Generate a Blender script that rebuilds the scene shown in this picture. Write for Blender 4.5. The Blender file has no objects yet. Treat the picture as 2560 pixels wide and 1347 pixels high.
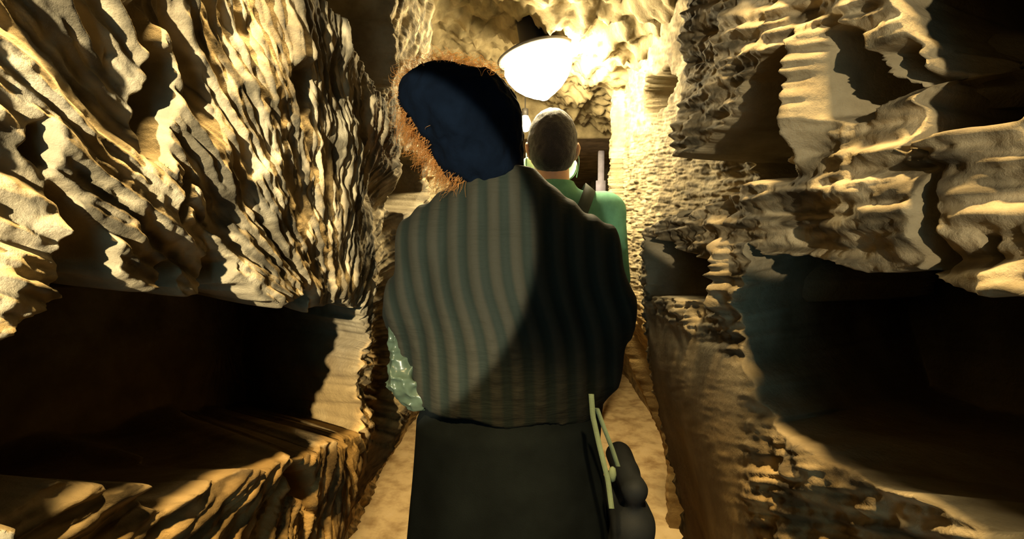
import bpy, bmesh, math, random
import numpy as np
from mathutils import Vector, Matrix, Euler

random.seed(7); rng = np.random.default_rng(7)
S = bpy.context.scene
COL = S.collection

# ------------------------------------------------------------------ camera
FPX, CW, CH = 1200.0, 2560.0, 1347.0
VPX, VPY, CAMZ = 1320.0, 600.0, 1.28
cam_d = bpy.data.cameras.new('camera'); cam = bpy.data.objects.new('camera', cam_d); COL.objects.link(cam)
cam_d.sensor_width = 36.0; cam_d.lens = 36.0*FPX/CW; cam_d.clip_start = 0.02
PITCH = math.atan((CH/2-VPY)/FPX); YAW = math.atan((VPX-CW/2)/FPX*math.cos(PITCH))
cam.location = (0, 0, CAMZ); cam.rotation_euler = (math.pi/2-PITCH, 0, YAW)
S.camera = cam
CAMR = np.array(cam.rotation_euler.to_matrix())

def ray(px, py):
    return CAMR @ np.array([(px-CW/2)/FPX, -(py-CH/2)/FPX, -1.0])
def at_y(px, py, y):          # point of the view ray at corridor depth y
    d = ray(px, py); return np.array([0, 0, CAMZ]) + d*(y/d[1])
def at_x(px, py, x):          # point of the view ray on the wall plane X = x
    d = ray(px, py); return np.array([0, 0, CAMZ]) + d*(x/d[0])

# ------------------------------------------------------------------ world, light, exposure
S.view_settings.view_transform = 'Standard'; S.view_settings.look = 'None'
S.view_settings.gamma = 1.0; S.view_settings.use_curve_mapping = False
S.view_settings.exposure = 0.0
S.cycles.diffuse_bounces = 3
W = bpy.data.worlds.new('world'); S.world = W; W.use_nodes = True
W.node_tree.nodes['Background'].inputs[0].default_value = (0.12, 0.25, 0.30, 1)
W.node_tree.nodes['Background'].inputs[1].default_value = 9

def spot(name, loc, target, half_deg, watts, colour, blend=0.12, size=0.008):
    d = bpy.data.lights.new(name, 'SPOT'); o = bpy.data.objects.new(name, d); COL.objects.link(o)
    o.location = loc; d.energy = watts; d.color = colour; d.spot_size = math.radians(2*half_deg)
    d.spot_blend = blend; d.shadow_soft_size = size
    o.rotation_euler = (Vector(target)-Vector(loc)).to_track_quat('-Z', 'Y').to_euler()
    return o
# added spots stand in for a lamp behind, cones shaped into lit patches
spot('added_rear_spot', (-0.12, -0.95, 1.52), (-0.315, 0.62, 1.31), 11.3, 580, (1.0, 0.89, 0.62))
spot('added_rear_spot', (-0.03, -0.95, 1.36), (0.26, 0.36, 1.41), 6.8, 125, (1.0, 0.87, 0.60))
# unseen downlights added overhead to brighten the ledges and lower walls
spot('added_downlight', (-0.19, 0.25, 1.97), (-0.27, 0.48, 1.0), 28, 170, (1.0, 0.69, 0.28), 0.5, 0.03)
spot('added_downlight', (0.175, 0.25, 1.97), (0.22, 0.48, 1.0), 26, 130, (1.0, 0.72, 0.33), 0.5, 0.03)

# ------------------------------------------------------------------ helpers
def hash3(ix, iy, iz, seed):
    h = (ix.astype(np.int64)*374761393 + iy.astype(np.int64)*668265263 + iz.astype(np.int64)*2147483647 + seed*974711) & 0xffffffff
    h = ((h ^ (h >> 13))*1274126177) & 0xffffffff
    h = (h ^ (h >> 16)) & 0xffffffff
    return h.astype(np.float64)/2147483647.5 - 1.0
def vnoise(x, y, z=None, seed=0):
    if z is None:
        fx, fy = np.floor(x), np.floor(y); tx, ty = x-fx, y-fy; z0 = np.zeros_like(fx)
        tx, ty = [t*t*t*(t*(t*6-15)+10) for t in (tx, ty)]
        return ((1-tx)*((1-ty)*hash3(fx, fy, z0, seed)+ty*hash3(fx, fy+1, z0, seed))
                + tx*((1-ty)*hash3(fx+1, fy, z0, seed)+ty*hash3(fx+1, fy+1, z0, seed)))
    fx, fy, fz = np.floor(x), np.floor(y), np.floor(z)
    tx, ty, tz = x-fx, y-fy, z-fz
    tx, ty, tz = [t*t*t*(t*(t*6-15)+10) for t in (tx, ty, tz)]
    out = 0
    for a in (0, 1):
        for b in (0, 1):
            for c in (0, 1):
                w = (tx if a else 1-tx)*(ty if b else 1-ty)*(tz if c else 1-tz)
                out = out + w*hash3(fx+a, fy+b, fz+c, seed)
    return out
def fbm(x, y, z=None, octv=4, seed=0, gain=0.5):
    s = 0; a = 1.0; f = 1.0
    for i in range(octv):
        s = s + a*vnoise(x*f, y*f, None if z is None else z*f, seed+i*17); a *= gain; f *= 2.03
    return s
def sstep(a, b, x):
    t = np.clip((x-a)/(b-a), 0, 1); return t*t*(3-2*t)
def poly_sd(P, Y, Z):          # signed distance, positive inside
    P = np.asarray(P, float); n = len(P)
    best = np.full(Y.shape, 1e9); inside = np.zeros(Y.shape, bool)
    for i in range(n):
        a, b = P[i], P[(i+1) % n]; e = b-a
        t = np.clip(((Y-a[0])*e[0]+(Z-a[1])*e[1])/max(e@e, 1e-12), 0, 1)
        d = np.hypot(Y-a[0]-t*e[0], Z-a[1]-t*e[1]); best = np.minimum(best, d)
        c = (a[1] > Z) != (b[1] > Z)
        with np.errstate(divide='ignore', invalid='ignore'):
            xi = a[0]+(Z-a[1])/(b[1]-a[1]+1e-15)*e[0]
        inside ^= c & (Y < xi)
    return np.where(inside, best, -best)

def mesh_obj(name, V, F, mat, parent=None, smooth=True):
    me = bpy.data.meshes.new(name)
    V = np.asarray(V, dtype=np.float32); F = np.asarray(F, dtype=np.int32)
    me.vertices.add(len(V)); me.vertices.foreach_set('co', V.ravel())
    k = F.shape[1]
    me.loops.add(F.size); me.loops.foreach_set('vertex_index', F.ravel())
    me.polygons.add(len(F)); me.polygons.foreach_set('loop_start', np.arange(0, F.size, k, dtype=np.int32))
    me.update(calc_edges=True); me.validate()
    if smooth: me.polygons.foreach_set('use_smooth', np.ones(len(me.polygons), bool))
    me.materials.append(mat)
    o = bpy.data.objects.new(name, me); COL.objects.link(o)
    if parent: o.parent = parent
    return o
def bm_obj(name, bm, mat, parent=None, smooth=True):
    me = bpy.data.meshes.new(name); bmesh.ops.recalc_face_normals(bm, faces=bm.faces[:]); bm.to_mesh(me); bm.free()
    if smooth:
        for p in me.polygons: p.use_smooth = True
    me.materials.append(mat)
    o = bpy.data.objects.new(name, me); COL.objects.link(o)
    if parent: o.parent = parent
    return o
def grid_faces(nu, nv, flip=False):
    i = np.arange(nu*nv).reshape(nu, nv)
    f = np.stack([i[:-1, :-1], i[1:, :-1], i[1:, 1:], i[:-1, 1:]], -1).reshape(-1, 4)
    return f[:, ::-1] if flip else f
def thing(name, label, cat, loc=(0, 0, 0), group=None):
    o = bpy.data.objects.new(name, None); COL.objects.link(o); o.location = loc; o.empty_display_size = 0.1
    o['label'] = label; o['category'] = cat
    if group: o['group'] = group
    return o
def structure(o): o['kind'] = 'structure'; return o
def tube_geo(paths, sides=5):
    """paths: list of (points Nx3, radii N) -> V, F with capped-off thin ends"""
    VV, FF = [], []; off = 0
    for P, R in paths:
        P = np.asarray(P, float); n = len(P); R = np.broadcast_to(R, (n,))
        T = np.gradient(P, axis=0); T /= np.linalg.norm(T, axis=1)[:, None]+1e-12
        ref = np.array([0.3, 0.9, 0.2]); ref /= np.linalg.norm(ref)
        A = np.cross(T, ref); A /= np.linalg.norm(A, axis=1)[:, None]+1e-9
        B = np.cross(T, A)
        ang = np.arange(sides)/sides*2*np.pi
        ring = P[:, None]+R[:, None, None]*(np.cos(ang)[None, :, None]*A[:, None]+np.sin(ang)[None, :, None]*B[:, None])
        VV.append(ring.reshape(-1, 3))
        i = np.arange(n*sides).reshape(n, sides); j = np.roll(i, -1, axis=1)
        FF.append(np.stack([i[:-1], j[:-1], j[1:], i[1:]], -1).reshape(-1, 4)+off); off += n*sides
    return np.concatenate(VV), np.concatenate(FF)

# implicit bodies ---------------------------------------------------
class SDF:
    def __init__(s, lo, hi, h):
        s.h = h; s.lo = np.array(lo, float); s.n = np.ceil((np.array(hi)-s.lo)/h).astype(int)+1
        ax = [s.lo[i]+h*np.arange(s.n[i]) for i in range(3)]
        s.ax = ax; s.F = np.full(tuple(s.n), 1.0)
    def sub(s, c0, c1, m):
        sl = []
        for i in range(3):
            a = max(0, int((c0[i]-m-s.lo[i])/s.h)); b = min(s.n[i], int((c1[i]+m-s.lo[i])/s.h)+2)
            sl.append(slice(a, max(b, a+1)))
        g = np.meshgrid(s.ax[0][sl[0]], s.ax[1][sl[1]], s.ax[2][sl[2]], indexing='ij')
        return tuple(sl), g
    def merge(s, sl, d, k, cut=False):
        a = s.F[sl]
        if cut: a = -a
        hh = np.clip(0.5+0.5*(a-d)/k, 0, 1)
        m = a*(1-hh)+d*hh-k*hh*(1-hh)
        s.F[sl] = -m if cut else m
    def cap(s, a, b, ra, rb=None, k=0.02, cut=False, sq=1.0):
        rb = ra if rb is None else rb; a = np.array(a, float); b = np.array(b, float); r = max(ra, rb)
        sl, (X, Y, Z) = s.sub(np.minimum(a, b)-r, np.maximum(a, b)+r, 0.06+k)
        e = b-a
        t = np.clip(((X-a[0])*e[0]+(Y-a[1])*e[1]+(Z-a[2])*e[2])/max(e@e, 1e-12), 0, 1)
        d = np.sqrt((X-a[0]-t*e[0])**2+((Y-a[1]-t*e[1])/sq)**2+(Z-a[2]-t*e[2])**2)-(ra+(rb-ra)*t)
        s.merge(sl, d, k, cut); return s
    def ell(s, c, r, k=0.02, rot=None, cut=False):
        c = np.array(c, float); r = np.array(r, float); R = max(r)
        sl, (X, Y, Z) = s.sub(c-R, c+R, 0.06+k)
        p = np.stack([X-c[0], Y-c[1], Z-c[2]], -1)
        if rot is not None: p = p @ np.array(Euler(rot).to_matrix())
        k0 = np.linalg.norm(p/r, axis=-1); k1 = np.linalg.norm(p/(r*r), axis=-1)+1e-9
        s.merge(sl, k0*(k0-1)/k1, k, cut); return s
    def grid(s): return np.meshgrid(*s.ax, indexing='ij')
    def mesh(s):
        F = s.F; ins = F < 0; n = s.n
        corners = [(a, b, c) for a in (0, 1) for b in (0, 1) for c in (0, 1)]
        cs = tuple(n-1)
        cnt = np.zeros(cs, int)
        def sh(A, o): return A[o[0]:o[0]+cs[0], o[1]:o[1]+cs[1], o[2]:o[2]+cs[2]]
        for o in corners: cnt += sh(ins, o)
        act = (cnt > 0) & (cnt < 8); idx = np.full(cs, -1); A = np.argwhere(act); idx[act] = np.arange(len(A))
        acc = np.zeros((len(A), 3)); num = np.zeros(len(A))
        for o in corners:
            for d in range(3):
                if o[d] == 0:
                    q = list(o); q[d] = 1
                    f0 = F[A[:, 0]+o[0], A[:, 1]+o[1], A[:, 2]+o[2]]; f1 = F[A[:, 0]+q[0], A[:, 1]+q[1], A[:, 2]+q[2]]
                    m = (f0 < 0) != (f1 < 0)
                    t = np.where(m, f0/np.where(m, f0-f1, 1), 0)
                    p = np.array(o, float)[None].repeat(len(A), 0); p[:, d] = t
                    acc[m] += p[m]; num += m
        V = (A+acc/num[:, None])*s.h+s.lo
        Fs = []
        for d in range(3):
            u, v = [(1, 2), (2, 0), (0, 1)][d]
            lo = [0, 0, 0]; hi = list(n); lo[u] = lo[v] = 1; hi[d] -= 1; hi[u] -= 1; hi[v] -= 1
            sl = tuple(slice(lo[i], hi[i]) for i in range(3)); s2 = list(sl); s2[d] = slice(lo[d]+1, hi[d]+1)
            ch = ins[sl] != ins[tuple(s2)]; E = np.argwhere(ch)+np.array(lo)
            sgn = ins[tuple(E.T)]
            def cell(du, dv):
                e = E.copy(); e[:, u] -= du; e[:, v] -= dv; return idx[tuple(e.T)]
            q = np.stack([cell(1, 1), cell(0, 1), cell(0, 0), cell(1, 0)], -1)
            q[~sgn] = q[~sgn][:, ::-1]; Fs.append(q)
        return V, np.concatenate(Fs)

# ------------------------------------------------------------------ materials
def new_mat(name):
    m = bpy.data.materials.new(name); m.use_nodes = True
    nt = m.node_tree; b = nt.nodes['Principled BSDF']; return m, nt, b
def ramp(nt, fac, stops):
    r = nt.nodes.new('ShaderNodeValToRGB'); nt.links.new(fac, r.inputs[0])
    e = r.color_ramp.elements
    while len(e) < len(stops): e.new(0.5)
    for k, (p, c) in enumerate(stops): e[k].position = p; e[k].color = (*c, 1)
    return r.outputs[0]
def noise_node(nt, scale, detail=6, rough=0.6, vec=None):
    n = nt.nodes.new('ShaderNodeTexNoise'); n.inputs['Scale'].default_value = scale
    n.inputs['Detail'].default_value = detail; n.inputs['Roughness'].default_value = rough
    if vec is None:
        t = nt.nodes.new('ShaderNodeTexCoord'); vec = t.outputs['Object']
    nt.links.new(vec, n.inputs['Vector']); return n.outputs['Fac']
def stone_mat(name, stops, warm_low=None, zr=(0.95, 1.15), bump=0.5, scale=9):
    m, nt, b = new_mat(name)
    c = ramp(nt, noise_node(nt, scale), stops)
    if warm_low:
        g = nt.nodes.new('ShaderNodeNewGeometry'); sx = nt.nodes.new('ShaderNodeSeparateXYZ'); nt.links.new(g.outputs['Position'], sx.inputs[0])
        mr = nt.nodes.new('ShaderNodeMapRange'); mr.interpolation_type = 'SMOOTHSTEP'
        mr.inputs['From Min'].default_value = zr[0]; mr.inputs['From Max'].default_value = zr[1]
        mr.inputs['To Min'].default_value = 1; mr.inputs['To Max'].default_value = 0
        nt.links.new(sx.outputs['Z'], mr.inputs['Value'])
        c2 = ramp(nt, noise_node(nt, scale*0.8), warm_low)  # warm light on the lower stone put into its colour by height
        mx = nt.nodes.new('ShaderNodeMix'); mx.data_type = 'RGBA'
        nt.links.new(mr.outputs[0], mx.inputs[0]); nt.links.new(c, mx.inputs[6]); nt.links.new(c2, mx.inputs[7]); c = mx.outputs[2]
    if warm_low:
        ga = nt.nodes.new('ShaderNodeAttribute'); ga.attribute_name = 'grain'
        gr = nt.nodes.new('ShaderNodeMapRange'); gr.inputs['From Min'].default_value = -0.9; gr.inputs['From Max'].default_value = 0.9
        gr.inputs['To Min'].default_value = 0.35; gr.inputs['To Max'].default_value = 1.45; nt.links.new(ga.outputs['Fac'], gr.inputs['Value'])
        mg = nt.nodes.new('ShaderNodeVectorMath'); mg.operation = 'SCALE'; nt.links.new(c, mg.inputs[0]); nt.links.new(gr.outputs[0], mg.inputs['Scale']); c = mg.outputs[0]
    nt.links.new(c, b.inputs['Base Color']); b.inputs['Roughness'].default_value = 0.92
    b.inputs['Specular IOR Level'].default_value = 0.15
    bp = nt.nodes.new('ShaderNodeBump'); bp.inputs['Strength'].default_value = bump; bp.inputs['Distance'].default_value = 0.006
    nt.links.new(noise_node(nt, 130, 8, 0.68), bp.inputs['Height']); nt.links.new(bp.outputs[0], b.inputs['Normal'])
    return m
def cloth_mat(name, col, rough=0.9, bump=0.3, scale=400, sheen=0.0, var=0.25):
    m, nt, b = new_mat(name)
    c = ramp(nt, noise_node(nt, 14, 4), [(0.3, tuple(v*(1-var) for v in col)), (0.7, tuple(min(1, v*(1+var)) for v in col))])
    nt.links.new(c, b.inputs['Base Color']); b.inputs['Roughness'].default_value = rough
    b.inputs['Specular IOR Level'].default_value = 0.2; b.inputs['Sheen Weight'].default_value = sheen
    bp = nt.nodes.new('ShaderNodeBump'); bp.inputs['Strength'].default_value = bump; bp.inputs['Distance'].default_value = 0.002
    nt.links.new(noise_node(nt, scale, 3), bp.inputs['Height']); nt.links.new(bp.outputs[0], b.inputs['Normal'])
    return m

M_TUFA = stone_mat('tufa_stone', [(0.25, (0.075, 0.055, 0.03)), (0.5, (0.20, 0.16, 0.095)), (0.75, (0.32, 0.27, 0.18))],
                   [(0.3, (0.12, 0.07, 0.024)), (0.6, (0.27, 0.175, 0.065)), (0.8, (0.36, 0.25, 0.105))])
M_CEIL = stone_mat('ceiling_stone', [(0.3, (0.09, 0.07, 0.035)), (0.6, (0.24, 0.19, 0.105)), (0.8, (0.34, 0.28, 0.16))])
M_FLOOR = stone_mat('floor_earth', [(0.3, (0.30, 0.18, 0.07)), (0.55, (0.60, 0.42, 0.2)), (0.8, (0.66, 0.48, 0.25))], bump=0.4)

# ------------------------------------------------------------------ the passage: walls, ceiling, floor
XL, XR = 0.315, 0.25
def lic(Y, Z, P, width, length, seed):
    K = int(2*length/width/0.6)+3; ca, sa = math.cos(seed), math.sin(seed)
    dy, dz = Y-P[0], Z-P[1]; r = np.hypot(dy, dz)+1e-6; dy, dz = dy/r, dz/r
    s = 0
    for k in np.linspace(-1, 1, K):
        a, b = (Y+dy*k*length)/width, (Z+dz*k*length)/width
        s = s+vnoise(a*ca-b*sa, a*sa+b*ca, None, seed)
    return s/np.std(s)*0.5
def axis(parts):
    out = []
    for a, b, s in parts: out.append(np.arange(a, b, s))
    return np.concatenate(out+[[parts[-1][1]]])
def log_axis(a, b, rate):
    n = int(math.log(b/a)/rate); return a*np.exp(np.arange(n)*rate)
Y_AX = np.concatenate([np.arange(-1.3, 0.1, 0.02), np.arange(0.1, 0.2, 0.004), log_axis(0.2, 1.6, 0.0032), np.arange(1.6, 2.8, 0.01), np.arange(2.8, 6.05, 0.05)])
Z_AX = axis([(-0.05, 0.75, 0.01), (0.75, 0.95, 0.005), (0.95, 1.66, 0.002), (1.66, 1.9, 0.006), (1.9, 2.35, 0.012)])

def niche(px, X, depth, soft=0.03, flare=(0.0, 0.0), jag=0.012, seed=1, cap=None):
    P = [at_x(x, y, X)[1:] for x, y in px]
    return dict(P=P, depth=depth, soft=soft, flare=flare, jag=jag, seed=seed, cap=cap)
def build_wall(name, sign, base, niches, P, amp, mat, shade_bulges=(), smooth=None):
    Y, Z = np.meshgrid(Y_AX, Z_AX, indexing='ij')
    X = base(Y, Z)
    R = np.zeros_like(X); dY = np.zeros_like(X); dZ = np.zeros_like(X)
    jagn = fbm(Y*18, Z*18, None, 3, 91)
    for n in niches:
        p = np.array(n['P']); c = p.mean(0); lo, hi = p.min(0)-0.08, p.max(0)+0.08
        m = (Y > lo[0]) & (Y < hi[0]) & (Z > lo[1]) & (Z < hi[1])
        if not m.any(): continue
        sd = poly_sd(p, Y[m], Z[m])+jagn[m]*n['jag']
        w = sstep(0, n['soft'], sd)
        if n['cap'] is not None: R[m] = R[m]*(1-w)+n['cap']*w; continue
        R[m] = np.maximum(R[m], n['depth']*w)
        dY[m] += w*n['depth']*n['flare'][0]*np.clip((Y[m]-c[0])/0.1, 0, 1)
        dZ[m] += w*n['depth']*n['flare'][1]*np.clip((Z[m]-c[1])/0.1, -1, 1)
    k = 1-0.75*sstep(0.02, 0.2, R)
    D = amp['big']*fbm(Y*3.2, Z*3.2, None, 3, 3)+amp['mid']*fbm(Y*13, Z*13, None, 4, 11)
    D0 = D; fine = lic(Y, Z, P, 0.0045, 0.022, 17); st = 0.5*fine+0.7*lic(Y, Z, P, 0.0065, 0.03, 19)+lic(Y, Z, P, 0.013, 0.045, 21)+(0.9-0.6*sstep(0.35, 0.7, Y))*lic(Y, Z, P, 0.026, 0.08, 25)
    pit = lic(Y, Z, P, 0.045, 0.10, 31)
    D = D+amp['streak']*st+amp['pit']*(1-0.35*sstep(0.4, 0.7, Y))*sstep(0.45, 1.2, pit)
    for P4, hgt in shade_bulges:  # rock bulges added to keep the spots out of the niches
        X = X-hgt*sstep(-0.012, 0.02, poly_sd([at_x(x, y, -XL if sign < 0 else XR)[1:] for x, y in P4], Y, Z))
    XB = X+R; sl = np.hypot(np.gradient(XB, axis=0)/np.gradient(Y_AX)[:, None], np.gradient(XB, axis=1)/np.gradient(Z_AX)[None])
    keep = 1-sstep(0.5, 1.6, sl); keep = keep*(1-sstep(0.02, 0.08, R))
    if smooth is not None: keep = keep*(1-0.95*smooth(Y, Z))
    if smooth is not None: k = k*(1-0.95*smooth(Y, Z))
    X = X+R+D*k
    V = np.stack([sign*X, Y+dY, Z+dZ], -1).reshape(-1, 3)
    o = mesh_obj(name, V, grid_faces(len(Y_AX), len(Z_AX), sign < 0), mat)
    g = (fine+0.8*lic(Y, Z, P, 0.010, 0.04, 37)+0.6*fbm(Y*30, Z*30, None, 3, 57))*keep
    a = o.data.attributes.new('grain', 'FLOAT', 'POINT'); a.data.foreach_set('value', g.ravel().astype(np.float32))
    return structure(o)

def base_left(Y, Z):
    x = XL+0.30*sstep(0.92, 0.1, Z)**1.0*sstep(0.7, 1.3, Y)+0.05*sstep(0.9, 0.5, Z)
    return x+0.05*sstep(1.9, 2.6, Y)+0.06*sstep(0.95, 1.02, Y)*sstep(1.45, 1.35, Z)*sstep(1.3, 1.2, Y)+0.10*sstep(1.55, 1.64, Y)-0.02*sstep(1.165, 1.21, Z)*sstep(0.92, 0.78, Y)
left_niches = [
    niche([(60, 735), (250, 715), (400, 728), (560, 735), (760, 745), (900, 760), (915, 850), (905, 930), (915, 1085), (840, 1125), (700, 1150), (560, 1215),
           (430, 1285), (385, 1270), (300, 1240), (150, 1300), (20, 1345), (-200, 1345), (-200, 800)], -XL, 0.42, 0.03, (0.8, 0.2), 0.014, 5),
    niche([(770, -10), (830, 60), (900, 140), (955, 232), (985, 215), (990, 60), (992, -60), (992, -300), (560, -300)], -XL, 0.5, 0.03, (0.0, 0.0), 0.010),
    niche([(996, 372), (1030, 372), (1072, 405), (1070, 480), (1050, 520), (1022, 535), (1004, 520)], -XL, 0.25, 0.02, (0, 0), 0.004),
    niche([(1092, 430), (1150, 440), (1150, 530), (1100, 505)], -XL, 0.25, 0.02, (0, 0), 0.004),
    niche([(325, 130), (370, 160), (385, 300), (375, 420), (335, 400), (300, 300), (310, 180)], -XL, 0.10, 0.03),
    niche([(250, 20), (300, 0), (340, 60), (320, 120), (280, 90)], -XL, 0.07, 0.03),
    niche([(690, 160), (730, 170), (735, 250), (715, 330), (690, 320)], -XL, 0.06, 0.03),
    niche([(420, 410), (450, 420), (455, 520), (435, 560), (415, 500)], -XL, 0.05, 0.02),
    niche([(215, 110), (245, 130), (240, 210), (205, 220)], -XL, 0.05, 0.02),
    niche([(30, 270), (60, 290), (60, 400), (25, 380)], -XL, 0.05, 0.02),
    niche([(385, 640), (440, 660), (440, 760), (385, 760)], -XL, 0.12, 0.015),
    niche([(525, 640), (560, 660), (560, 760), (535, 760)], -XL, 0.12, 0.015),
    niche([(100, 480), (130, 500), (260, 700), (230, 760), (60, 760), (90, 600)], -XL, 0.10, 0.03),
    niche([(738, 1135), (790, 1160), (800, 1300), (760, 1290), (745, 1200)], -XL, 0.05, 0.015),
]
PL = at_x(850, 900, -XL)[1:]
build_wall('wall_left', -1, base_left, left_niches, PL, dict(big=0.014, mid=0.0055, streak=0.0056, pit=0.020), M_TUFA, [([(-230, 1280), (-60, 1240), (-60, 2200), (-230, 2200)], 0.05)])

def base_right(Y, Z):
    yend = 0.81+0.22*sstep(1.335, 1.295, Z)
    x = XR+0.10*sstep(1.10, 0.55, Z)*sstep(0.5, 0.9, Y)
    x = x+(0.15+0.28*sstep(1.05, 0.2, Z))*sstep(0, 0.03, Y-yend)
    jamb = sstep(2.08, 2.10, Y)
    return x*(1-jamb)+(0.36+0.28*sstep(1.05, 0.2, Z)+0.28*sstep(2.16, 2.19, Y))*jamb
right_niches = [
    niche([(1684, 395), (1735, 372), (1850, 275), (1880, 200), (1950, 135), (2012, 100), (2008, 200), (1998, 300), (2006, 400), (1985, 445), (1870, 482),
           (1760, 520), (1692, 548), (1680, 480)], XR, 0.30, 0.02, (0.0, 0.0), 0.007),
    niche([(1890, 380), (1930, 325), (1965, 335), (1962, 400), (1982, 425), (1900, 470), (1884, 465)], XR, 0.0, 0.02, (0, 0), 0.004, cap=0.035),
    niche([(2078, 75), (2110, 55), (2140, 65), (2190, 150), (2205, 230), (2160, 290), (2110, 310), (2060, 300), (2058, 200), (2070, 130)], XR, 0.25, 0.02, (0, 0), 0.004),
    niche([(2180, 130), (2250, 90), (2290, 180), (2270, 230), (2190, 235)], XR, 0.12, 0.02, (0, 0), 0.004),
    niche([(2235, -60), (2260, 100), (2240, 240), (2250, 380), (2310, 345), (2380, 320), (2560, 285), (2900, 240), (2900, -300), (2235, -300)], XR, 0.25, 0.012, (1.3, 0), 0.004),
    niche([(1862, 590), (1905, 640), (2020, 655), (2270, 695), (2560, 715), (2900, 730), (2900, 1400), (2560, 1347), (2400, 1345), (2230, 1258), (2110, 1205),
           (2000, 1130), (1905, 1062), (1885, 1010), (1840, 900), (1832, 780), (1855, 660)], XR, 0.40, 0.02, (0.7, 0.2), 0.006),
    niche([(1622, 592), (1668, 597), (1722, 640), (1778, 640), (1785, 700), (1775, 765), (1720, 752), (1630, 742)], XR, 0.30, 0.015, (0, 0), 0.004),
    niche([(1726, 668), (1762, 690), (1774, 765), (1722, 750)], XR, 0.0, 0.012, (0, 0), 0.003, cap=0.03),
    niche([(1615, 185), (1668, 170), (1697, 200), (1660, 262), (1635, 300), (1610, 290), (1606, 230)], 0.40, 0.25, 0.02, (0, 0), 0.01),
    niche([(2275, 350), (2300, 420), (2285, 560), (2260, 680), (2330, 690), (2345, 540), (2330, 400)], XR, 0.05, 0.012, (0, 0), 0.003),
    niche([(2400, 560), (2480, 570), (2480, 690), (2400, 690)], XR, 0.04, 0.012, (0, 0), 0.003),
]
PR = np.array([-0.16, 1.304])
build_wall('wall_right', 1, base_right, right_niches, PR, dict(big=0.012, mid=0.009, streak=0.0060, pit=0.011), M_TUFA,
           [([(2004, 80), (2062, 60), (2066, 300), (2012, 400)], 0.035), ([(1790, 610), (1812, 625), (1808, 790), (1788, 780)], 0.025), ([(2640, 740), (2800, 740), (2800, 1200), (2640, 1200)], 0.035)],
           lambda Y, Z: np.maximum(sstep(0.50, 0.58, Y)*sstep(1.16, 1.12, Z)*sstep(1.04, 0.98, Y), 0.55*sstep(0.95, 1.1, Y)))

def build_ceiling():
    xs = np.arange(-0.95, 0.96, 0.0125); ys = np.concatenate([np.arange(-1.3, 1.0, 0.05), np.arange(1.0, 3.0, 0.008), np.arange(3.0, 6.05, 0.05)])
    X, Y = np.meshgrid(xs, ys, indexing='ij')
    Z = 2.13-0.10*sstep(-0.15, 0.15, X)-0.13*np.clip((X-0.10)/0.36, 0, 1.4)**1.5
    Z = Z+0.035*fbm(X*4, Y*4, None, 3, 41)+0.020*fbm(X*16, Y*16, None, 4, 43)+0.020*fbm((X+0.45*Y)*38, (Y-0.45*X)*8, None, 3, 47)
    st = sstep(2.85, 2.90, Y); Z = Z*(1-st)+1.88*st
    V = np.stack([X, Y, Z], -1).reshape(-1, 3)
    return structure(mesh_obj('ceiling', V, grid_faces(len(xs), len(ys), True), M_CEIL))
build_ceiling()
def build_floor():
    xs = np.arange(-1.0, 1.01, 0.02); ys = np.arange(-1.3, 6.05, 0.02)
    X, Y = np.meshgrid(xs, ys, indexing='ij')
    Z = -0.004+0.012*np.minimum(fbm(X*3, Y*3, None, 3, 61), 0)+0.006*np.minimum(fbm(X*12, Y*12, None, 3, 63), 0)
    V = np.stack([X, Y, Z], -1).reshape(-1, 3)
    return structure(mesh_obj('floor', V, grid_faces(len(xs), len(ys)), M_FLOOR))
build_floor()
def build_back():
    xs = np.arange(-1.0, 1.01, 0.04); zs = np.arange(-0.05, 2.4, 0.04)
    X, Z = np.meshgrid(xs, zs, indexing='ij'); Yv = 5.9+0.05*fbm(X*4, Z*4, None, 3, 77)
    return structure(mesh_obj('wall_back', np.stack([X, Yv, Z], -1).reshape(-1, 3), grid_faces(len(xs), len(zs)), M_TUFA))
build_back()

# ------------------------------------------------------------------ ceiling lamp
def lathe(profile, seg=48):
    V = []; n = len(profile)
    for r, z in profile:
        for k in range(seg):
            a = 2*math.pi*k/seg; V.append((r*math.cos(a), r*math.sin(a), z))
    i = np.arange(n*seg).reshape(n, seg); j = np.roll(i, -1, 1)
    return np.array(V), np.stack([i[:-1], j[:-1], j[1:], i[1:]], -1).reshape(-1, 4)
def emit_mat(name, col, strength):
    m, nt, b = new_mat(name); b.inputs['Base Color'].default_value = (0.9, 0.85, 0.75, 1)
    b.inputs['Emission Color'].default_value = (*col, 1); b.inputs['Emission Strength'].default_value = strength; return m
M_LAMPBASE, _nt, _b = new_mat('lamp_bracket_metal'); _b.inputs['Base Color'].default_value = (0.03, 0.025, 0.02, 1); _b.inputs['Roughness'].default_value = 0.6
LP = at_y(1346, 172, 1.85)
lamp = thing('ceiling_lamp', 'glowing white dome lamp hanging from the rough rock ceiling above the short-haired man', 'lamp', LP)
lamp.rotation_euler = (0, math.radians(-13), 0)
dome = [(0.003, -0.118), (0.012, -0.117), (0.022, -0.110), (0.045, -0.098), (0.075, -0.078), (0.102, -0.052), (0.121, -0.022), (0.129, 0.006), (0.124, 0.026), (0.108, 0.040), (0.08, 0.05), (0.003, 0.052)]
mesh_obj('lamp_shade', *lathe(dome), emit_mat('lamp_glass', (1.0, 0.82, 0.46), 280), lamp)
mesh_obj('lamp_base', *lathe([(0.003, 0.049), (0.140, 0.046), (0.146, 0.054), (0.12, 0.068), (0.05, 0.08), (0.04, 0.24), (0.003, 0.24)]), M_LAMPBASE, lamp)

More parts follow.
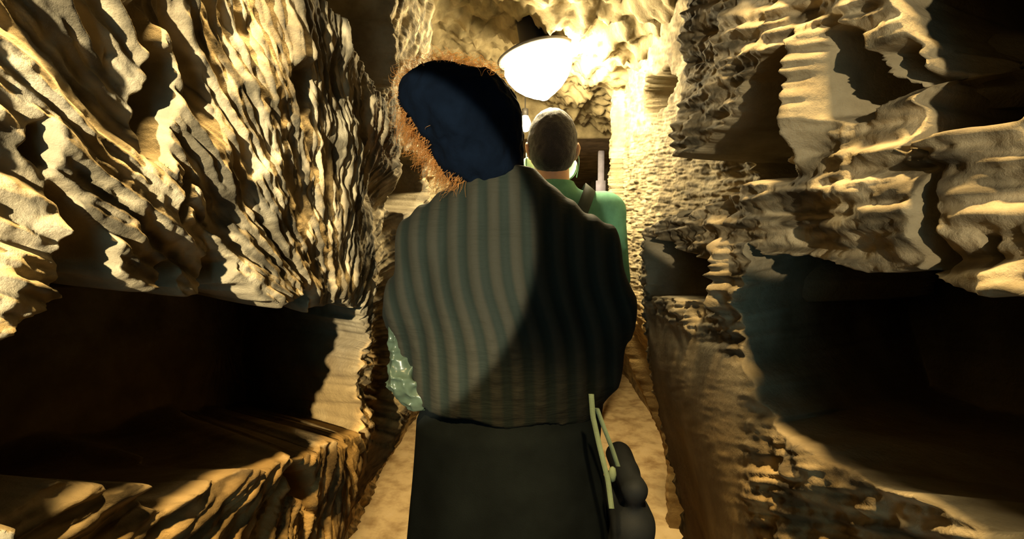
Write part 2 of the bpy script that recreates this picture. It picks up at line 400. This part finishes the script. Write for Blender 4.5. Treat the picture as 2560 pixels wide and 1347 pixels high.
LP2 = at_y(1313, 308, 2.45)
lamp2 = thing('hanging_bulb', 'small bare glowing bulb further down the passage between the two heads', 'light bulb', LP2)
mesh_obj('bulb', *lathe([(0.001, -0.044), (0.014, -0.040), (0.025, -0.028), (0.030, -0.010), (0.028, 0.008), (0.020, 0.026), (0.014, 0.038), (0.001, 0.040)], 24), emit_mat('bulb_glass', (1.0, 0.86, 0.6), 5.0), lamp2)
mesh_obj('socket', *lathe([(0.001, 0.036), (0.016, 0.036), (0.016, 0.07), (0.003, 0.076), (0.003, 0.30), (0.001, 0.30)], 16), M_LAMPBASE, lamp2)

# pale gate post beyond the doorway, tinted by an added bluish point light
def rounded_box(lo, hi, bev=0.004):
    bm = bmesh.new(); bmesh.ops.create_cube(bm, size=1.0)
    for v in bm.verts: v.co = Vector([lo[i]+(v.co[i]+0.5)*(hi[i]-lo[i]) for i in range(3)])
    bmesh.ops.bevel(bm, geom=bm.edges[:], offset=bev, segments=2, affect='EDGES'); return bm
M_POST = cloth_mat('painted_post', (0.55, 0.5, 0.6), 0.5, 0.05)
pp = at_y(1502, 430, 3.3)
gate = thing('gate_post', 'narrow pale lilac upright post in the dark beyond the doorway', 'post', (pp[0], 3.3, 0))
bm_obj('upright', rounded_box((-0.02, -0.02, 0), (0.02, 0.02, 1.88)), M_POST, gate)
bm_obj('hinge_plate', rounded_box((-0.035, -0.024, 1.60), (0.03, -0.016, 1.68), 0.002), M_POST, gate)
_pl = bpy.data.lights.new('blue_fill_light', 'POINT'); _po = bpy.data.objects.new('blue_fill_light', _pl); COL.objects.link(_po)
_po.location = (pp[0]-0.12, 3.05, 1.45); _pl.energy = 0.35; _pl.color = (0.35, 0.4, 1.0); _pl.shadow_soft_size = 0.02

# ------------------------------------------------------------------ people
def skin_mat(name, col):
    m, nt, b = new_mat(name)
    c = ramp(nt, noise_node(nt, 25, 4), [(0.35, tuple(v*0.85 for v in col)), (0.65, col)])
    nt.links.new(c, b.inputs['Base Color']); b.inputs['Roughness'].default_value = 0.55
    b.inputs['Subsurface Weight'].default_value = 0.25; b.inputs['Subsurface Radius'].default_value = (0.02, 0.006, 0.003)
    return m
M_SKIN = skin_mat('skin', (0.50, 0.28, 0.17))
M_HAIR1 = cloth_mat('black_hair', (0.0012, 0.0026, 0.0060), 1.0, 0.6, 160, 0.0, 0.3)
M_HAIR2 = cloth_mat('cropped_hair', (0.014, 0.011, 0.012), 0.75, 0.8, 300, 0.2, 0.3)
M_HAIR1.node_tree.nodes['Principled BSDF'].inputs['Specular IOR Level'].default_value = 0.03
M_EYE, _nt, _b = new_mat('eye'); _b.inputs['Base Color'].default_value = (0.75, 0.72, 0.68, 1); _b.inputs['Roughness'].default_value = 0.2
M_SHOE = cloth_mat('shoe_leather', (0.03, 0.028, 0.026), 0.5, 0.1)
M_STRAND, _nt, _b = new_mat('frizzy_strands')
_b.inputs['Base Color'].default_value = (0.30, 0.15, 0.045, 1); _b.inputs['Roughness'].default_value = 0.5
_tr = _nt.nodes.new('ShaderNodeBsdfTranslucent'); _tr.inputs[0].default_value = (1.0, 0.66, 0.26, 1)
_mx = _nt.nodes.new('ShaderNodeMixShader'); _mx.inputs[0].default_value = 0.6
_nt.links.new(_b.outputs[0], _mx.inputs[1]); _nt.links.new(_tr.outputs[0], _mx.inputs[2]); _nt.links.new(_mx.outputs[0], _nt.nodes['Material Output'].inputs[0])

def add_hand(s, w, d, side, up):
    """w wrist, d unit direction of the hand, up = back-of-hand normal; five separate bent fingers"""
    w = np.array(w, float); d = np.array(d, float)/np.linalg.norm(d); up = np.array(up, float); up -= d*(up@d); up /= np.linalg.norm(up)
    lat = np.cross(d, up)*side                      # towards the thumb
    s.cap(w, w+d*0.03, 0.024, 0.026, 0.01)
    for k in (-1, 0, 1): s.cap(w+d*0.02+lat*0.010*k, w+d*0.085+lat*0.025*k, 0.014, 0.012, 0.012)
    for k, L in zip((1.5, 0.5, -0.5, -1.5), (0.072, 0.080, 0.074, 0.058)):
        a = w+d*0.085+lat*0.0195*k; b = a+d*L*0.45-up*L*0.12; c = b+d*L*0.25-up*L*0.28; e = c+d*L*0.05-up*L*0.25
        s.cap(a, b, 0.0088, 0.0082, 0.003); s.cap(b, c, 0.0082, 0.0075, 0.003); s.cap(c, e, 0.0075, 0.0065, 0.003)
    a = w+d*0.025+lat*0.022; b = a+lat*0.028+d*0.03-up*0.012; c = b+d*0.032+lat*0.004-up*0.012
    s.cap(a, b, 0.0125, 0.0105, 0.006); s.cap(b, c, 0.0105, 0.0085, 0.004)

def build_body(j, h=0.006):
    """j: joints in world space; one continuous skin surface"""
    pts = np.array([v for k, v in j.items() if k not in ('hdirL', 'hdirR', 'yaw')])
    s = SDF(pts.min(0)-0.16, pts.max(0)+0.16, h)
    s.lo[2] = min(s.lo[2], -0.02)
    P, C, N, H = j['pelvis'], j['chest'], j['neck'], j['head']
    s.ell(P, (0.155, 0.11, 0.12), 0.03); s.ell((P+C)/2, (0.135, 0.10, 0.16), 0.05); s.ell(C, (0.155, 0.11, 0.16), 0.05)
    s.cap(j['shL'], j['shR'], 0.055, 0.055, 0.05)
    s.cap(N-np.array([0, 0, 0.05]), H-np.array([0, 0.015, 0.05]), 0.058, 0.054, 0.03)
    R = Matrix.Rotation(j['yaw'], 3, 'Z')
    def hp(x, y, z): return H+np.array(R @ Vector((x, y, z)))
    e = (0, 0, j['yaw'])
    s.ell(H+np.array([0, 0, 0.02]), (0.074, 0.093, 0.10), 0.02, e); s.ell(hp(0, 0.045, -0.055), (0.052, 0.052, 0.055), 0.03, e)
    s.cap(hp(0, 0.088, 0.005), hp(0, 0.112, -0.028), 0.008, 0.013, 0.012)          # nose
    s.cap(hp(-0.045, 0.078, 0.022), hp(0.045, 0.078, 0.022), 0.009, 0.009, 0.012)    # brow
    for q in (-1, 1):
        s.ell(hp(0.032*q, 0.087, 0.002), (0.017, 0.012, 0.010), 0.006, e, cut=True)   # eye sockets
        s.ell(hp(0.045*q, 0.066, -0.028), (0.02, 0.018, 0.015), 0.02, e)              # cheeks
        s.ell(hp(0.078*q, -0.008, -0.012), (0.010, 0.020, 0.033), 0.008, (0, 0.25*q, j['yaw']+0.45*q))  # ears
        s.ell(hp(0.085*q, -0.002, -0.012), (0.006, 0.010, 0.018), 0.004, e, cut=True)
    s.cap(hp(-0.022, 0.094, -0.062), hp(0.022, 0.094, -0.062), 0.006, 0.006, 0.006); s.cap(hp(-0.018, 0.093, -0.073), hp(0.018, 0.093, -0.073), 0.007, 0.007, 0.006)
    for q in 'LR':
        s.cap(j['sh'+q], j['el'+q], 0.048, 0.037, 0.02); s.cap(j['el'+q], j['wr'+q], 0.038, 0.025, 0.012)
        s.cap(j['hip'+q], j['kn'+q], 0.082, 0.053, 0.02); s.cap(j['kn'+q], j['an'+q], 0.053, 0.034, 0.012)
        a = j['an'+q]; s.cap(a+np.array([0, -0.03, -0.05]), a+np.array([0, 0.15, -0.062]), 0.032, 0.026, 0.02)
        add_hand(s, j['wr'+q], j['hdir'+q], 1 if q == 'L' else -1, (0.0, -0.2, 1.0))
    return s.mesh()
def eyes(root, H, yaw):
    R = Matrix.Rotation(yaw, 3, 'Z')
    for q in (-1, 1):
        V, F = lathe([(0.0115*math.sin(t), 0.0115*math.cos(t)) for t in np.linspace(0.02, math.pi-0.02, 12)], 16)
        mesh_obj('eye', V+H+np.array(R @ Vector((0.032*q, 0.078, 0.002))), F, M_EYE, root)

A = lambda *v: np.array(v, float)
# ---- person in the ribbed jacket
Y1 = 1.06
p1 = thing('person', 'person with bushy dark hair in an olive ribbed jacket and dark skirt, walking away', 'person', (-0.045, Y1, 0))
def rel(V, root): return np.asarray(V)-np.array(root.location)
HD1 = A(-0.115, Y1-0.01, 1.515)
J1 = dict(pelvis=A(-0.045, Y1, 0.93), chest=A(-0.045, Y1, 1.22), neck=A(-0.07, Y1-0.015, 1.36), head=HD1,
          shL=A(-0.20, Y1, 1.285), shR=A(0.105, Y1, 1.275), elL=A(-0.245, Y1+0.02, 1.06), elR=A(0.155, Y1+0.02, 1.04),
          wrL=A(-0.17, Y1+0.24, 1.06), wrR=A(0.09, Y1+0.24, 1.05), hdirL=A(0.5, 0.8, 0.1), hdirR=A(-0.5, 0.8, 0.1), yaw=0.12,
          hipL=A(-0.135, Y1, 0.88), hipR=A(0.045, Y1, 0.88), knL=A(-0.135, Y1+0.02, 0.47), knR=A(0.045, Y1-0.02, 0.47),
          anL=A(-0.135, Y1+0.01, 0.09), anR=A(0.045, Y1-0.06, 0.09))
V, F = build_body(J1); mesh_obj('body', rel(V, p1), F, M_SKIN, p1); eyes(p1, HD1-np.array(p1.location), 0.12)

# ribbed jacket
def rib_phase(X, Z): return (X-0.022*np.tanh((1.14-Z)/0.07)-0.02*(1.14-Z))/0.0425
m_j, nt, b = new_mat('ribbed_jacket_cloth'); M_JACKET = m_j
tc = nt.nodes.new('ShaderNodeAttribute'); tc.attribute_name = 'rib'
c = ramp(nt, tc.outputs['Fac'], [(0.25, (0.0038, 0.0068, 0.0044)), (0.7, (0.0125, 0.012, 0.0073))])
nt.links.new(c, b.inputs['Base Color']); b.inputs['Roughness'].default_value = 0.85; b.inputs['Specular IOR Level'].default_value = 0.2
bp = nt.nodes.new('ShaderNodeBump'); bp.inputs['Strength'].default_value = 0.6; bp.inputs['Distance'].default_value = 0.004
mp = nt.nodes.new('ShaderNodeMapping'); mp.inputs['Scale'].default_value = (18, 18, 95)
tc2 = nt.nodes.new('ShaderNodeTexCoord'); nt.links.new(tc2.outputs['Object'], mp.inputs[0])
nt.links.new(noise_node(nt, 1.0, 4, 0.6, mp.outputs[0]), bp.inputs['Height']); nt.links.new(bp.outputs[0], b.inputs['Normal'])
def jacket():
    s = SDF((-0.37, Y1-0.22, 0.82), (0.32, Y1+0.38, 1.50), 0.005)
    s.ell((-0.05, Y1, 1.17), (0.19, 0.145, 0.235), 0.04)
    s.ell((-0.045, Y1, 1.04), (0.20, 0.145, 0.20), 0.06); s.ell((-0.045, Y1, 0.93), (0.205, 0.14, 0.16), 0.05)
    s.cap((-0.085, Y1, 1.375), (-0.215, Y1, 1.275), 0.07, 0.068, 0.06); s.cap((-0.045, Y1, 1.365), (0.125, Y1, 1.258), 0.07, 0.068, 0.06)
    s.cap((-0.215, Y1-0.005, 1.265), (-0.245, Y1, 1.13), 0.066, 0.066, 0.05); s.cap((-0.245, Y1, 1.13), (-0.222, Y1+0.02, 0.985), 0.066, 0.062, 0.05)
    s.cap((0.128, Y1-0.005, 1.25), (0.158, Y1, 1.13), 0.066, 0.070, 0.05); s.cap((0.158, Y1, 1.13), (0.142, Y1+0.02, 0.985), 0.070, 0.066, 0.05)
    s.cap((-0.225, Y1+0.03, 1.0), (-0.185, Y1+0.22, 1.06), 0.055, 0.045, 0.04); s.cap((0.145, Y1+0.03, 1.0), (0.10, Y1+0.22, 1.05), 0.055, 0.045, 0.04)
    s.cap((-0.072, Y1-0.012, 1.36), (-0.075, Y1-0.008, 1.405), 0.080, 0.072, 0.05)
    X, Y, Z = s.grid()
    hem = 0.915-0.02*(X+0.05)/0.2+0.006*np.sin(X*40)-0.02*sstep(0.10, 0.2, X)*0
    s.F = np.maximum(s.F, hem-Z); s.F = np.maximum(s.F, Z-1.428)
    ph = rib_phase(X, Z)
    s.F += -0.0030*np.cos(2*np.pi*ph)*sstep(1.42, 1.36, Z)*sstep(0.92, 0.98, Z)
    s.F += 0.006*fbm(X*7, Y*7, Z*7, 2, 5)+0.0018*vnoise(X*30, Y*30, Z*110, 8)*(0.5+0.5*np.cos(2*np.pi*ph))*sstep(1.30, 1.1, Z)
    return s.mesh()
V, F = jacket(); jo = mesh_obj('jacket', rel(V, p1), F, M_JACKET, p1)
at = jo.data.attributes.new('rib', 'FLOAT', 'POINT'); at.data.foreach_set('value', (0.5+0.5*np.cos(2*np.pi*rib_phase(V[:, 0], V[:, 2]))).astype(np.float32))

# pale crumpled cuff of the left sleeve
M_CUFF = cloth_mat('pale_satin', (0.035, 0.05, 0.034), 0.3, 0.2, 60)
def cuff():
    s = SDF((-0.34, Y1-0.16, 0.86), (-0.17, Y1+0.1, 1.14), 0.003)
    s.cap((-0.283, Y1-0.035, 1.085), (-0.268, Y1-0.045, 0.985), 0.018, 0.033, 0.02); s.cap((-0.268, Y1-0.045, 0.985), (-0.238, Y1-0.05, 0.945), 0.034, 0.030, 0.02)
    X, Y, Z = s.grid(); s.F += 0.016*np.abs(fbm(X*26, Y*26, Z*18, 2, 15))+0.010*np.abs(fbm(X*55, Y*55, Z*55, 1, 16))-0.007
    return s.mesh()
V, F = cuff(); mesh_obj('sleeve_cuff', rel(V, p1), F, M_CUFF, p1)['label'] = 'pale green crumpled satin cuff at the left elbow'

# skirt
M_SKIRT = cloth_mat('dark_skirt_cloth', (0.0045, 0.006, 0.006), 0.9, 0.3, 500)
M_SKIRT.node_tree.nodes['Principled BSDF'].inputs['Specular IOR Level'].default_value = 0.04
def skirt():
    zs = np.linspace(1.0, 0.30, 70); th = np.linspace(0, 2*np.pi, 129)[:-1]
    Z, T = np.meshgrid(zs, th, indexing='ij'); d = (1.0-Z)
    fold = 1+0.035*d/0.4*np.sin(T*9+1.2*np.sin(T*2))*np.clip(d/0.3, 0, 1)
    rx = (0.150+0.045*np.clip(d/0.12, 0, 1)+0.085*d)*fold; ry = (0.11+0.03*np.clip(d/0.12, 0, 1)+0.09*d)*fold
    V = np.stack([-0.045+rx*np.cos(T), Y1+ry*np.sin(T), Z], -1)
    V2 = V.copy(); V2[..., 0] = -0.045+(V[..., 0]+0.045)*0.985; V2[..., 1] = Y1+(V[..., 1]-Y1)*0.98
    n, m = Z.shape; i = np.arange(n*m).reshape(n, m); j = np.roll(i, -1, 1)
    F = np.stack([i[:-1], i[1:], j[1:], j[:-1]], -1).reshape(-1, 4); F2 = F[:, ::-1]+n*m
    rim = np.stack([i[-1], i[-1]+n*m, j[-1]+n*m, j[-1]], -1)
    return np.concatenate([V.reshape(-1, 3), V2.reshape(-1, 3)]), np.concatenate([F, F2, rim])
V, F = skirt(); mesh_obj('skirt', rel(V, p1), F, M_SKIRT, p1)

def shoe(root, an):
    s = SDF(an+A(-0.08, -0.12, -0.11), an+A(0.08, 0.24, 0.06), 0.005)
    s.cap(an+A(0, -0.035, -0.052), an+A(0, 0.15, -0.060), 0.041, 0.034, 0.02); s.cap(an+A(0, 0, -0.04), an+A(0, 0, 0.01), 0.046, 0.043, 0.03)
    X, Y, Z = s.grid(); s.F = np.maximum(s.F, (an[2]-0.089)-Z); s.F = np.maximum(s.F, Z-(an[2]+0.02))
    V, F = s.mesh(); o = mesh_obj('shoe', rel(V, root), F, M_SHOE, root)
    sole = rounded_box((an[0]-0.042, an[1]-0.075, 0.0), (an[0]+0.042, an[1]+0.185, 0.014), 0.006)
    for v in sole.verts: v.co -= Vector(root.location)
    bm_obj('sole', sole, M_SHOE, o)
for q in 'LR': shoe(p1, J1['an'+q])

# hair of person one: bushy bob
def hair1():
    s = SDF((-0.34, Y1-0.24, 1.33), (0.10, Y1+0.20, 1.72), 0.005)
    s.ell((-0.148, Y1-0.02, 1.560), (0.118, 0.125, 0.084), 0.03)
    s.ell((-0.195, Y1-0.02, 1.585), (0.070, 0.09, 0.058), 0.03); s.ell((-0.112, Y1-0.025, 1.51), (0.102, 0.11, 0.09), 0.04)
    s.ell((-0.092, Y1-0.035, 1.44), (0.083, 0.078, 0.055), 0.04)
    s.ell((-0.115, Y1+0.17, 1.50), (0.07, 0.10, 0.11), 0.02, cut=True)       # leave the face free
    X, Y, Z = s.grid(); s.F += 0.007*fbm(X*28, Y*28, Z*20, 3, 9)
    return s.mesh()
V, F = hair1(); hr = mesh_obj('hair', rel(V, p1), F, M_HAIR1, p1)
def strands(V, F, keep, n, length, curl, rad):
    cen = V.mean(0); out = []
    fc = V[F].mean(1); e1 = V[F[:, 2]]-V[F[:, 0]]; e2 = V[F[:, 3]]-V[F[:, 1]]; N = np.cross(e1, e2); N /= np.linalg.norm(N, axis=1)[:, None]+1e-12
    ids = np.where(keep(fc, N))[0]; ids = rng.choice(ids, n)
    for i in ids:
        L = length*rng.uniform(0.4, 1.3); t = np.linspace(0, 1, 9)
        side = rng.normal(size=3); side -= N[i]*(side@N[i]); side /= np.linalg.norm(side)
        up2 = np.cross(N[i], side); f = rng.uniform(3, 7); ph = rng.uniform(0, 6.28)
        p = fc[i]+N[i]*(t*L-0.004)[:, None]+side*(t**1.5*L*rng.uniform(0.2, 1.0))[:, None]+(curl*t*np.sin(f*t+ph))[:, None]*up2+np.array([0, 0, -1.0])*(t**2*L*0.35)[:, None]
        if p[:, 0].min() < -0.288: continue      # keep clear of the rock
        out.append((p, rad*(1-0.7*t)))
    return out
left_side = lambda c, N: ((N[:, 0] < -0.2) | (N[:, 2] > 0.35)) & (N[:, 1] > -0.35) & (c[:, 2] > 1.40) & (c[:, 0] < -0.07)
SV, SF = tube_geo(strands(V, F, left_side, 2600, 0.035, 0.012, 0.00055), 3)
fo = mesh_obj('flyaway_hair', rel(SV, p1), SF, M_STRAND, p1); fo['label'] = 'frizzy strands glowing orange against the lamp'

# shoulder bag on the right hip
bag = thing('shoulder_bag', 'black bag with pale thin straps at the right hip of the bushy-haired person', 'bag', (0.215, Y1-0.01, 0.50))
M_BAG = cloth_mat('black_bag_cloth', (0.012, 0.014, 0.015), 0.7, 0.2)
M_STRAP = cloth_mat('pale_green_webbing', (0.20, 0.25, 0.14), 0.7, 0.3)
def bag_body():
    s = SDF((0.12, Y1-0.15, 0.44), (0.32, Y1+0.16, 0.86), 0.005)
    for z, w in ((0.52, 0.045), (0.60, 0.05), (0.68, 0.045), (0.76, 0.03)): s.cap((0.222, Y1-0.08, z), (0.222, Y1+0.08, z), w, w, 0.04)
    X, Y, Z = s.grid(); s.F += 0.004*fbm(X*14, Y*14, Z*14, 2, 19); return s.mesh()
V, F = bag_body(); mesh_obj('bag_body', rel(V, bag), F, M_BAG, bag)
def strap(pix, y0, y1, w, name='strap'):
    P = [at_y(x, y, y0+(y1-y0)*k/(len(pix)-1)) for k, (x, y) in enumerate(pix)]
    P = np.array(P); t = np.linspace(0, 1, len(P)); tt = np.linspace(0, 1, 24); Q = np.stack([np.interp(tt, t, P[:, k]) for k in range(3)], -1)
    V = []; 
    for q in Q:
        for dx, dy in ((-w, -0.0015), (w, -0.0015), (w, 0.0015), (-w, 0.0015)): V.append((q[0]+dx, q[1]+dy, q[2]))
    i = np.arange(96).reshape(24, 4); j = np.roll(i, -1, 1); F = np.stack([i[:-1], j[:-1], j[1:], i[1:]], -1).reshape(-1, 4)
    return mesh_obj(name, rel(V, bag), F, M_STRAP, bag, False)
strap([(1478, 985), (1482, 1040), (1500, 1120), (1520, 1200), (1529, 1270)], Y1-0.16, Y1-0.15, 0.005)
strap([(1492, 1020), (1512, 1075), (1530, 1120), (1545, 1165)], Y1-0.15, Y1-0.12, 0.0045)
V, F = lathe([(0.001, 0.016), (0.006, 0.012), (0.008, 0.0), (0.006, -0.012), (0.001, -0.016)], 16)
mesh_obj('strap_toggle', rel(V+at_y(1531, 1185, Y1-0.13), bag), F, M_STRAP, bag)

# ---- short-haired man
Y2 = 1.62
p2 = thing('person', 'short-haired man in a green shirt and face mask walking below the dome lamp', 'person', (0.085, Y2, 0))
HD2 = A(0.080, Y2+0.005, 1.585)
J2 = dict(pelvis=A(0.085, Y2, 0.96), chest=A(0.085, Y2, 1.26), neck=A(0.083, Y2-0.01, 1.44), head=HD2,
          shL=A(-0.09, Y2, 1.385), shR=A(0.255, Y2, 1.375), elL=A(-0.135, Y2-0.01, 1.10), elR=A(0.285, Y2-0.01, 1.09),
          wrL=A(-0.11, Y2+0.16, 0.92), wrR=A(0.25, Y2+0.16, 0.91), hdirL=A(0.1, 0.7, -0.6), hdirR=A(-0.1, 0.7, -0.6), yaw=0.10,
          hipL=A(-0.005, Y2, 0.90), hipR=A(0.175, Y2, 0.90), knL=A(-0.005, Y2+0.06, 0.48), knR=A(0.175, Y2+0.01, 0.48),
          anL=A(-0.005, Y2+0.04, 0.09), anR=A(0.175, Y2-0.06, 0.09))
V, F = build_body(J2); mesh_obj('body', rel(V, p2), F, M_SKIN, p2); eyes(p2, HD2-np.array(p2.location), 0.10)
def hair2():
    s = SDF((-0.06, Y2-0.15, 1.44), (0.22, Y2+0.15, 1.74), 0.004)
    s.ell(HD2+A(0, -0.006, 0.022), (0.082, 0.100, 0.106), 0.02); s.ell(HD2+A(0, -0.045, -0.035), (0.066, 0.058, 0.055), 0.03)
    s.ell(HD2+A(-0.01, 0.105, -0.045), (0.10, 0.085, 0.10), 0.01, cut=True)
    for q in (-1, 1): s.ell(HD2+A(0.09*q, 0.02, -0.045), (0.03, 0.04, 0.05), 0.01, cut=True)
    X, Y, Z = s.grid(); s.F += 0.0015*fbm(X*70, Y*70, Z*70, 2, 29); return s.mesh()
V, F = hair2(); h2 = mesh_obj('hair', rel(V, p2), F, M_HAIR2, p2)
SV, SF = tube_geo([(p, r) for p, r in strands(V, F, lambda c, N: N[:, 2] > -0.1, 2500, 0.006, 0.001, 0.0006)], 3)
mesh_obj('hair_stubble', rel(SV, p2), SF, M_HAIR2, p2)
M_SHIRT = cloth_mat('green_shirt_cloth', (0.085, 0.23, 0.145), 0.85, 0.3, 500)
def shirt():
    s = SDF((-0.26, Y2-0.2, 0.84), (0.42, Y2+0.22, 1.52), 0.006)
    s.ell((0.085, Y2, 1.26), (0.175, 0.13, 0.18), 0.04); s.ell((0.085, Y2, 1.08), (0.165, 0.125, 0.18), 0.06); s.ell((0.085, Y2, 0.95), (0.175, 0.13, 0.14), 0.05)
    s.cap((-0.075, Y2, 1.385), (0.24, Y2, 1.375), 0.066, 0.066, 0.06)
    s.cap((-0.09, Y2, 1.38), (-0.13, Y2, 1.15), 0.066, 0.060, 0.03); s.cap((0.255, Y2, 1.37), (0.283, Y2, 1.15), 0.066, 0.060, 0.03)
    s.cap((0.083, Y2-0.01, 1.43), (0.083, Y2-0.008, 1.462), 0.074, 0.068, 0.03)
    X, Y, Z = s.grid(); s.F = np.maximum(s.F, 0.88-Z); s.F = np.maximum(s.F, Z-1.472); s.F += 0.005*fbm(X*9, Y*9, Z*6, 2, 39); return s.mesh()
V, F = shirt(); mesh_obj('shirt', rel(V, p2), F, M_SHIRT, p2)
M_TROUSER = cloth_mat('dark_trouser_cloth', (0.03, 0.03, 0.04), 0.9, 0.3, 500)
def trousers():
    s = SDF((-0.2, Y2-0.2, 0.05), (0.36, Y2+0.2, 1.06), 0.008)
    s.ell((0.085, Y2, 0.96), (0.168, 0.122, 0.12), 0.03)
    for q in 'LR': s.cap(J2['hip'+q], J2['kn'+q], 0.094, 0.068, 0.02); s.cap(J2['kn'+q], J2['an'+q]+A(0, 0, 0.03), 0.068, 0.056, 0.02)
    X, Y, Z = s.grid(); s.F = np.maximum(s.F, 0.10-Z); s.F += 0.005*fbm(X*9, Y*9, Z*9, 2, 49); return s.mesh()
V, F = trousers(); mesh_obj('trousers', rel(V, p2), F, M_TROUSER, p2)
for q in 'LR': shoe(p2, J2['an'+q])
M_MASK = cloth_mat('pale_green_mask', (0.32, 0.58, 0.44), 0.8, 0.2)
def mask():
    s = SDF(HD2+A(-0.12, -0.02, -0.14), HD2+A(0.12, 0.17, 0.03), 0.004)
    s.ell(HD2+A(-0.006, 0.062, -0.052), (0.098, 0.074, 0.066), 0.02, (0, 0, 0.1))
    s.ell(HD2+A(-0.004, 0.045, -0.045), (0.088, 0.074, 0.085), 0.01, (0, 0, 0.1), cut=True)
    return s.mesh()
V, F = mask(); mk = mesh_obj('face_mask', rel(V, p2), F, M_MASK, p2)
for q in (-1, 1):
    t = np.linspace(0, 1, 12)
    P = np.stack([HD2[0]+0.086*q+0*t, HD2[1]+0.045-0.075*np.sin(t*math.pi), HD2[2]-0.09+0.085*t], -1)
    mesh_obj('ear_loop', *(lambda VF: (rel(VF[0], p2), VF[1]))(tube_geo([(P, 0.0018)], 6)), M_MASK, mk)
# strap bag of the man
M_DSTRAP = cloth_mat('dark_webbing', (0.02, 0.03, 0.028), 0.7, 0.3)
sling = thing('sling_bag', 'dark sling strap over the right shoulder of the green shirt', 'bag', (0.0, Y2+0.16, 1.0))
def sling_strap():
    # loop over the right shoulder, across back and chest
    t = np.linspace(0, 2*np.pi, 72)
    Q = np.stack([0.10+0.105*np.cos(t), Y2+0.155*np.sin(t), 1.22+0.235*np.cos(t)], -1)
    V = []
    for q, a in zip(Q, t):
        rad = np.array([math.cos(a)*0.5, math.sin(a), math.cos(a)*0.6]); rad /= np.linalg.norm(rad)
        tan = np.array([-0.105*math.sin(a), 0.155*math.cos(a), -0.235*math.sin(a)]); tan /= np.linalg.norm(tan)
        wd = np.cross(rad, tan)
        for s1, s2 in ((-1, -1), (1, -1), (1, 1), (-1, 1)): V.append(q+wd*0.02*s1+rad*0.002*s2)
    i = np.arange(288).reshape(72, 4); j = np.roll(i, -1, 1); F = np.stack([i[:-1], j[:-1], j[1:], i[1:]], -1).reshape(-1, 4)
    return np.array(V), F
V, F = sling_strap(); mesh_obj('strap', rel(V, sling), F, M_DSTRAP, sling, False)
pb = rounded_box((-0.10, -0.02, -0.09), (0.08, 0.05, 0.06), 0.02); bm_obj('pouch', pb, M_DSTRAP, sling)
